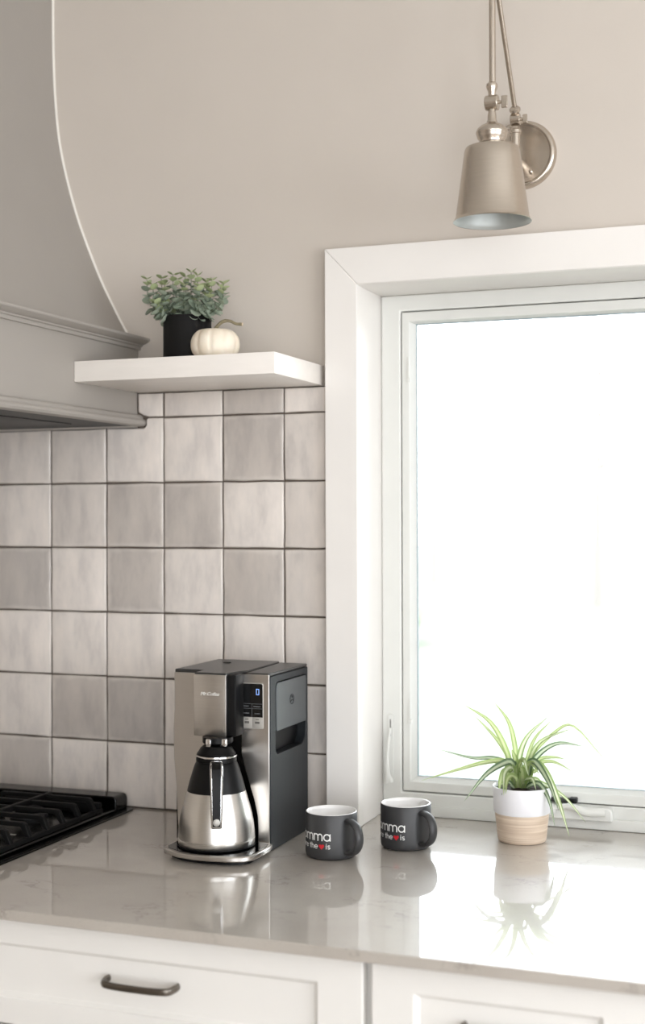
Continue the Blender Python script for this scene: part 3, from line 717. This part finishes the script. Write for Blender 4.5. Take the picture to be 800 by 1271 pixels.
def hand(bm_pts, w0, w1, top_w=1.0):
    """profile in (radial, z) extruded sideways; narrower towards the foot of the handle"""
    b = nb(); A = []; B = []
    for r, z in bm_pts:
        k = .80 + .20*min(1, max(0, (z-.03)/.10))
        for L, s in ((A, -w0*k), (B, w1*k)): L.append(b.verts.new(Vector(C3)+vd*r+sd*s+Vector((0, 0, z))))
    n = len(A); b.faces.new(A); b.faces.new(B[::-1])
    for i in range(n): b.faces.new((A[i], A[(i+1) % n], B[(i+1) % n], B[i]))
    return b
outer = [(.033, .1465), (.050, .1480), (.066, .1460), (.0755, .1390), (.0800, .126), (.0825, .105), (.0840, .080), (.0848, .058), (.0842, .046), (.0815, .0425)]
inner = [(.0760, .0425), (.0745, .050), (.0740, .080), (.0725, .105), (.0695, .122), (.0640, .1330), (.050, .1375), (.034, .1375)]
hd = obj('handle', hand(outer+inner, .0108, .0108), 'chrome', cf, bevel=.0035)
ins = [(.0560, .1480), (.067, .1465), (.0768, .1395), (.0811, .126), (.0836, .105), (.0851, .080), (.0859, .058), (.0853, .0475), (.082, .047), (.081, .06), (.0795, .105), (.074, .132), (.06, .142)]
o = obj('grip', hand(ins, .0076, .0076), 'black', hd, bevel=.001); o['label'] = 'black inlay of the handle'
ec = Vector(C3)+vd*.0858+Vector((0, 0, .0545))
b = lathe(nb(), [(0, .0014), (.0048, .0014), (.0058, .0008), (.0058, -.001)], (0, 0, 0), 28)
for k in range(5):
    a = PI/2+k*2*PI/5
    bmesh.ops.create_icosphere(b, subdivisions=1, radius=.0009, matrix=Matrix.Translation((.0030*math.cos(a), .0030*math.sin(a), .0014)))
R3 = Matrix((sd, Vector((0, 0, 1)), vd)).transposed().to_4x4()
bmesh.ops.transform(b, matrix=Matrix.Translation(ec) @ R3, verts=b.verts[:]); obj('emblem', b, 'silver', hd)

# ------------------------------------------------------------------ mugs
def arc(cx, cy, rx, ry, a0, a1, n=14):
    return [(cx+rx*math.cos(math.radians(a0+(a1-a0)*i/n)), cy+ry*math.sin(math.radians(a0+(a1-a0)*i/n))) for i in range(n+1)]
GL = {   # single-line rounded letters, x-height 1: (advance, strokes)
    'm': (1.62, [[(0, 0), (0, 1)], [(0, .62)]+arc(.36, .62, .36, .38, 180, 0, 10)+[(.72, 0)], [(.72, .62)]+arc(1.08, .62, .36, .38, 180, 0, 10)+[(1.44, 0)]]),
    'o': (1.18, [arc(.5, .5, .5, .5, 0, 360, 24)]),
    'a': (1.18, [arc(.5, .5, .5, .5, 0, 360, 24), [(1, 1), (1, 0)]]),
    'e': (1.12, [[(.02, .52), (.98, .52)]+arc(.5, .5, .5, .5, 4, 318, 20)]),
    'h': (1.02, [[(0, 0), (0, 1.55)], [(0, .6)]+arc(.38, .6, .38, .4, 180, 0, 10)+[(.76, 0)]]),
    't': (.72, [[(.25, 1.45), (.25, 0)], [(-.02, 1), (.52, 1)]]),
    'w': (1.5, [[(0, 1), (.33, 0), (.66, .95), (.99, 0), (1.32, 1)]]),
    'r': (.68, [[(0, 0), (0, 1)], [(0, .58)]+arc(.42, .58, .42, .4, 180, 75, 8)]),
    'i': (.36, [[(0, 0), (0, 1)], [(0, 1.38), (0, 1.46)]]),
    's': (.86, [arc(.34, .75, .28, .25, 35, 270, 12)[:-1]+arc(.34, .25, .30, .25, 90, -145, 12)]),
    ' ': (.62, [])}
def stroke_text(s, xh, wd):
    """-> list of polylines in metres (u from the left), total width"""
    u = 0; out = []
    for ch in s:
        adv, st = GL[ch]
        for pl_ in st: out.append([(u+x*xh, y*xh) for x, y in pl_])
        u += adv*xh + .12*xh
    return out, u-.3*xh
def ribbons(b, lines, wd, wrap):
    for pl_ in lines:
        n = len(pl_); L = []; closed = n > 3 and (Vector(pl_[0])-Vector(pl_[-1])).length < 1e-6
        for i in range(n):
            p = Vector(pl_[i])
            if closed: a, c = Vector(pl_[(i-1) % (n-1)]), Vector(pl_[(i+1) % (n-1)])
            else: a, c = Vector(pl_[max(i-1, 0)]), Vector(pl_[min(i+1, n-1)])
            d = (c-a).normalized(); k = 1.0
            nn = Vector((-d.y, d.x))*wd/2
            if not closed and i in (0, n-1): p = p + d*(wd*.35)*(-1 if i == 0 else 1)
            L.append((b.verts.new(wrap(*(p+nn))), b.verts.new(wrap(*(p-nn)))))
        for (a, c), (e, f) in zip(L, L[1:]): b.faces.new((a, c, f, e))
MR, MH = .0437, .0765
def make_mug(loc, label):
    root = thing('mug', loc, label, 'mug', 'charcoal mugs on the worktop')
    L = (0, 0, 0)
    cdir = Vector((CAM.x-loc[0], CAM.y-loc[1])); th = math.atan2(cdir.y, cdir.x)
    body = obj('body', lathe(nb(), [(0, .0005), (.034, .0005), (.0385, .0008), (.0395, .0022), (.0425, .0042), (.0434, .0075), (MR, .012), (MR, MH-.0016), (MR-.0006, MH-.0006)], L, 64), 'mug', root, local=True)
    o = obj('lining', lathe(nb(), [(MR-.0006, MH-.0008), (MR-.0014, MH), (MR-.0026, MH), (MR-.0036, MH-.0012), (MR-.0042, MH-.006), (MR-.0046, .014), (MR-.009, .0065), (0, .0055)], L, 64), 'mugin', root, local=True, recalc=False)
    o['label'] = 'glossy white inside and rim'
    ha = th + math.radians(39)
    er = Vector((math.cos(ha), math.sin(ha), 0)); et = Vector((-er.y, er.x, 0))
    prof = spline([(.041, 0, .0655), (.052, 0, .0655), (.064, 0, .0610), (.0715, 0, .050), (.0735, 0, .038), (.070, 0, .0255), (.061, 0, .0165), (.050, 0, .0125), (.041, 0, .0135)], 5)
    b = tube(nb(), [er*p.x+Vector((0, 0, p.z)) for p in prof], .0080, 14, ra=.0044, side=et)
    obj('handle', b, 'mug', root, local=True)
    R0 = MR+.00022
    def wrapper(u0, z0):
        return lambda u, v: (R0*math.cos(th+(u+u0)/R0), R0*math.sin(th+(u+u0)/R0), z0+v)
    u_end = -.0022
    b = nb(); ln, w = stroke_text('momma', .0105, 0); ribbons(b, ln, .0020, wrapper(u_end-w, .0345))
    o = obj('lettering', b, 'white', body, local=True, smooth=False); o['label'] = 'white word momma'
    b = nb(); l2, w2 = stroke_text('is', .0056, 0); ribbons(b, l2, .0012, wrapper(u_end-w2, .0212))
    l3, w3 = stroke_text('where the', .0056, 0); hx = u_end-w2-.0083; ribbons(b, l3, .0012, wrapper(hx-.0076-w3, .0212))
    obj('lettering', b, 'white', body, local=True, smooth=False)
    b = nb(); hp = []
    wr = wrapper(hx, .0245)
    for i in range(28):
        a = 2*PI*i/28; x = 16*math.sin(a)**3; y = 13*math.cos(a)-5*math.cos(2*a)-2*math.cos(3*a)-math.cos(4*a)
        hp.append((x*.00031, y*.00031))
    ctr = b.verts.new(wr(0, 0)); vs = [b.verts.new(wr(*p)) for p in hp]
    for i in range(28): b.faces.new((ctr, vs[i], vs[(i+1) % 28]))
    o = obj('heart', b, 'red', body, local=True, smooth=False); o['label'] = 'red heart print'
make_mug((-.805, -.2195, 0.0), 'charcoal mug with white lettering standing beside the coffee maker')
make_mug((-.706, -.116, 0.0), 'charcoal mug with white lettering standing in front of the window lock lever')

# ------------------------------------------------------------------ potted spider plant
SP = Vector((-.527, -.004, 0))
sp = thing('potted_spider_plant', SP, 'spider plant in a white and beige banded pot on the worktop', 'plant')
obj('pot', lathe(nb(), [(0, .0005), (.0395, .0005), (.0415, .0020), (.0425, .004), (.0475, .0515), (.0475, .053), (.043, .053), (.041, .006), (0, .006)], SP, 64), 'beige', sp)
obj('pot_rim', lathe(nb(), [(.0474, .0505), (.0485, .0512), (.0492, .053), (.0512, .0945), (.0508, .0965), (.0498, .0968), (.0492, .0960), (.0472, .0535)], SP, 64), 'potwhite', sp)
b = lathe(nb(), [(0, .0925), (.01, .0928), (.02, .092), (.03, .0925), (.04, .0918), (.0492, .0912)], SP, 40)
for v in b.verts: v.co.z += random.uniform(-.0015, .0015)
obj('soil', b, 'soil', sp)
vv = Vector((SP.x-CAM.x, SP.y-CAM.y, 0)).normalized(); rr_ = Vector((vv.y, -vv.x, 0))
K = .000487
def leaf(px, wmax, depth, mat='leaf', base=(400, 368), n=14):
    """px: points along the blade (right, down, in plant-crop units); depth: offset towards the room at the tip"""
    P = [base]+list(px); m = len(P)
    pts = []
    for i, (x, y) in enumerate(P):
        t_ = i/(m-1); pts.append(SP + rr_*((x-402)*K) - vv*(depth*t_**1.2) + Vector((0, 0, .0885+(368-y)*K)))
    sp_ = spline(pts, max(4, n//(m-1))); N = len(sp_)
    bm = nb(); uvl = bm.loops.layers.uv.new('UVMap'); rows = []
    for i, p in enumerate(sp_):
        t_ = i/(N-1); d = (sp_[min(i+1, N-1)]-sp_[max(i-1, 0)]).normalized()
        tow = (-vv*.75 + Vector((0, 0, .55)))
        s = d.cross(tow)
        if s.length < 1e-4: s = rr_.copy()
        s.normalize(); nrm = s.cross(d)
        w = wmax*.5*(min(1, .55+t_*2.2))*(1-max(0, (t_-.35)/.65)**1.7)+.0002
        rows.append([bm.verts.new(p+s*w*q+nrm*(abs(q)*w*.35)) for q in (-1, -.5, 0, .5, 1)])
    for a, c in zip(rows, rows[1:]):
        for k in range(4):
            f = bm.faces.new((a[k], a[k+1], c[k+1], c[k]))
            for lp, u in zip(f.loops, (k/4, (k+1)/4, (k+1)/4, k/4)): lp[uvl].uv = (u, .5)
    return obj('leaf', bm, mat, sp, sharp=80, recalc=False)
LEAVES = [
    ([(350, 240), (290, 130), (195, 70)], .0072, -.02, 'leafplain'), ([(378, 220), (355, 130), (305, 65)], .0062, -.035, 'leafplain'),
    ([(360, 270), (310, 195), (230, 118)], .0060, -.05, 'leafplain'), ([(390, 270), (420, 175), (492, 98)], .0078, .02, 'leaf'),
    ([(420, 270), (450, 190), (508, 132)], .0048, -.05, 'leafplain'), ([(425, 280), (470, 195), (578, 150)], .0066, -.02, 'leaf'),
    ([(430, 285), (480, 225), (540, 198), (618, 208)], .0072, -.01, 'leafdark'), ([(430, 260), (520, 165), (590, 145), (692, 258)], .0042, -.05, 'leafplain'),
    ([(360, 285), (300, 262), (220, 266), (105, 243)], .0060, -.04, 'leafdark'), ([(350, 270), (280, 265), (180, 290), (45, 330)], .0064, .03, 'leafplain'),
    ([(370, 270), (330, 268), (270, 305), (200, 388)], .0092, .06, 'leafdark'), ([(432, 346), (464, 336), (497, 385), (516, 470)], .0072, .055, 'leafdark'),
    ([(440, 270), (480, 285), (525, 370), (566, 500)], .0100, .065, 'leaf'), ([(430, 270), (455, 262), (500, 330), (530, 415)], .0090, .06, 'leafdark'),
    ([(440, 330), (500, 350), (560, 388), (626, 466)], .0054, .03, 'leaf'), ([(430, 290), (490, 270), (535, 282), (582, 312)], .0052, -.045, 'leafplain'),
    ([(425, 290), (470, 258), (520, 255), (556, 263)], .0052, -.03, 'leafplain'), ([(370, 300), (300, 275), (240, 290), (190, 305)], .0050, -.05, 'leafplain'),
    ([(352, 310), (338, 300), (325, 335), (322, 372)], .0085, .03, 'leafplain'), ([(372, 310), (362, 280), (340, 300), (338, 370)], .0100, .045, 'leaf'),
    ([(382, 310), (380, 262), (372, 235), (366, 216)], .0085, .015, 'leafplain'), ([(400, 310), (398, 270), (410, 250), (425, 300)], .0100, .04, 'leaf'),
    ([(410, 320), (418, 280), (440, 262), (462, 296)], .0095, .035, 'leafplain'), ([(416, 330), (440, 300), (452, 290), (470, 250)], .0080, .02, 'leafplain'),
    ([(390, 320), (386, 290), (398, 262), (415, 240)], .0085, .03, 'leafplain'), ([(386, 330), (366, 310), (350, 320), (345, 362)], .0090, .05, 'leafplain'),
    ([(410, 330), (425, 320), (440, 318), (452, 350)], .0085, .04, 'leaf'), ([(405, 340), (404, 305), (400, 285), (392, 270)], .0095, .03, 'leafplain'),
    ([(365, 350), (352, 335), (340, 345), (330, 372)], .0075, .04, 'leafdark'), ([(430, 340), (450, 325), (470, 340), (480, 362)], .0070, .02, 'leaf')]
rl = random.Random(11)
for pts, w, dep, mt in LEAVES:
    x = 400 + (pts[0][0]-400)*.5 + rl.uniform(-6, 6)
    leaf(pts, w*1.4, dep, mt, base=(x, 366))

# ------------------------------------------------------------------ potted eucalyptus on the shelf
EP = Vector((-1.132, -.098, SHZ))
eu = thing('potted_eucalyptus', EP, 'leafy grey-green eucalyptus in a black round pot on the shelf', 'plant')
ER, EH = .0447, .089
obj('pot', lathe(nb(), [(0, .0004), (ER-.001, .0004), (ER-.0002, .0015), (ER, .004), (ER, EH-.0015), (ER-.0008, EH), (ER-.003, EH), (ER-.004, EH-.002), (ER-.004, .008), (0, .008)], EP, 64), 'potblack', eu)
b = lathe(nb(), [(0, EH-.008), (.02, EH-.0075), (ER-.0042, EH-.009)], EP, 32); obj('soil', b, 'soil', eu)
def leafmesh(mat):
    bm = nb(); n = 12; c0 = bm.verts.new((.5, 0, -.10)); vs = []
    for i in range(n):
        a = 2*PI*i/n; r = .5*(1+.08*math.cos(a)); x = .5+r*math.cos(a); y = .52*math.sin(a)
        vs.append(bm.verts.new((x, y, .10*math.sin(a)**2)))
    for i in range(n): bm.faces.new((c0, vs[i], vs[(i+1) % n]))
    me = bpy.data.meshes.new('leaf'); bm.to_mesh(me); bm.free(); me.materials.append(M[mat])
    me.polygons.foreach_set('use_smooth', [True]*len(me.polygons)); return me
LM, LT = leafmesh('eu'), leafmesh('eutip')
re_ = random.Random(21)
# sprigs: (reach along x, reach along y, height of the tip above the pot rim)
SPR = [(-.078, -.012, .078), (-.060, .012, .082), (-.056, -.03, .064), (-.044, -.040, .030), (-.030, .000, .085), (-.028, -.036, .060), (-.012, .015, .082), (-.008, -.030, .070), (.006, .004, .088), (.012, -.038, .056),
       (.026, -.010, .078), (.030, .020, .070), (.040, -.034, .054), (.052, -.004, .068), (.062, .012, .058), (.078, -.008, .060), (-.066, .02, .050), (.055, -.025, .040)]
for sx, sy, hz in SPR:
    a0 = EP+Vector((sx*.38, sy*.5, EH-.008)); tip = EP+Vector((sx, sy, EH+hz-.004))
    mid = a0.lerp(tip, .5)+Vector((sx*.22, sy*.2, -.004))
    ln = spline([a0, mid, tip], 8); N = len(ln)
    sg = obj('sprig', tube(nb(), ln, [.0011*(1-.5*i/(N-1)) for i in range(N)], 6), 'stem', eu)
    nl = 8
    for k in range(nl):
        t_ = .20+.80*k/(nl-1); i = min(N-1, int(t_*(N-1))); p = ln[i]
        d = (ln[min(i+1, N-1)]-ln[max(i-1, 0)]).normalized()
        for side in (0, 1):
            size = (.0225-.0095*t_)*re_.uniform(.85, 1.12)
            az = k*1.35 + side*PI + re_.uniform(-.35, .35)
            q1 = d.orthogonal().normalized(); q2 = d.cross(q1)
            outv = (q1*math.cos(az)+q2*math.sin(az)) + d*re_.uniform(.1, .55+.6*t_)
            outv.normalize(); nr = (d - outv*d.dot(outv)).normalized(); yv = nr.cross(outv)
            R = Matrix((outv, yv, nr)).transposed().to_4x4()
            o = bpy.data.objects.new('leaf', LT if (t_ > .8 or re_.random() < .08) else LM); COL.objects.link(o); o.parent = sg
            o.matrix_local = Matrix.Translation(p-EP) @ R @ Matrix.Scale(size, 4)

# ------------------------------------------------------------------ white pumpkin
PU = Vector((-1.046, -.160, SHZ))
pk = thing('pumpkin', PU, 'small cream white pumpkin with a crooked stalk on the shelf', 'pumpkin')
PR, PH = .0443, .060
def ribs(a, z): return 1-.075*(1-abs(math.sin(a*5+.4)))**2*(.4+.6*math.sin(min(1, max(0, z/PH))*PI))
prof = []
for i in range(25):
    u = PI*i/24; r = PR*math.sin(u)**.72 if 0 < i < 24 else 0
    z = PH*.5*(1-math.copysign(abs(math.cos(u))**.9, math.cos(u)))
    if u < .5: z += .004*(1-u/.5)
    if u > PI-.6: z -= .010*((u-PI+.6)/.6)**1.5
    prof.append((r, z))
zmin = min(z for r, z in prof); prof = [(r, z-zmin) for r, z in prof]
obj('flesh', lathe(nb(), prof, PU, 80, shape=ribs), 'pumpkin', pk, sharp=80)
top = PU+Vector((0, 0, PH-.012))
prx = Vector((.93, .36, 0))
sl = spline([top, top+prx*.004+Vector((0, 0, .012)), top+prx*.014+Vector((0, 0, .0205)), top+prx*.026+Vector((0, 0, .0215)), top+prx*.037+Vector((0, 0, .0165)), top+prx*.048+Vector((0, 0, .0155))], 5)
st = obj('stalk', tube(nb(), sl, [.0062]+[.0045]*4+[.0033]*8+[.0027]*10+[.0031]*3, 8), 'twig', pk)
obj('stalk_tip', tube(nb(), [sl[-1], sl[-1]+prx*.002], .0032, 8), 'twigtip', st)
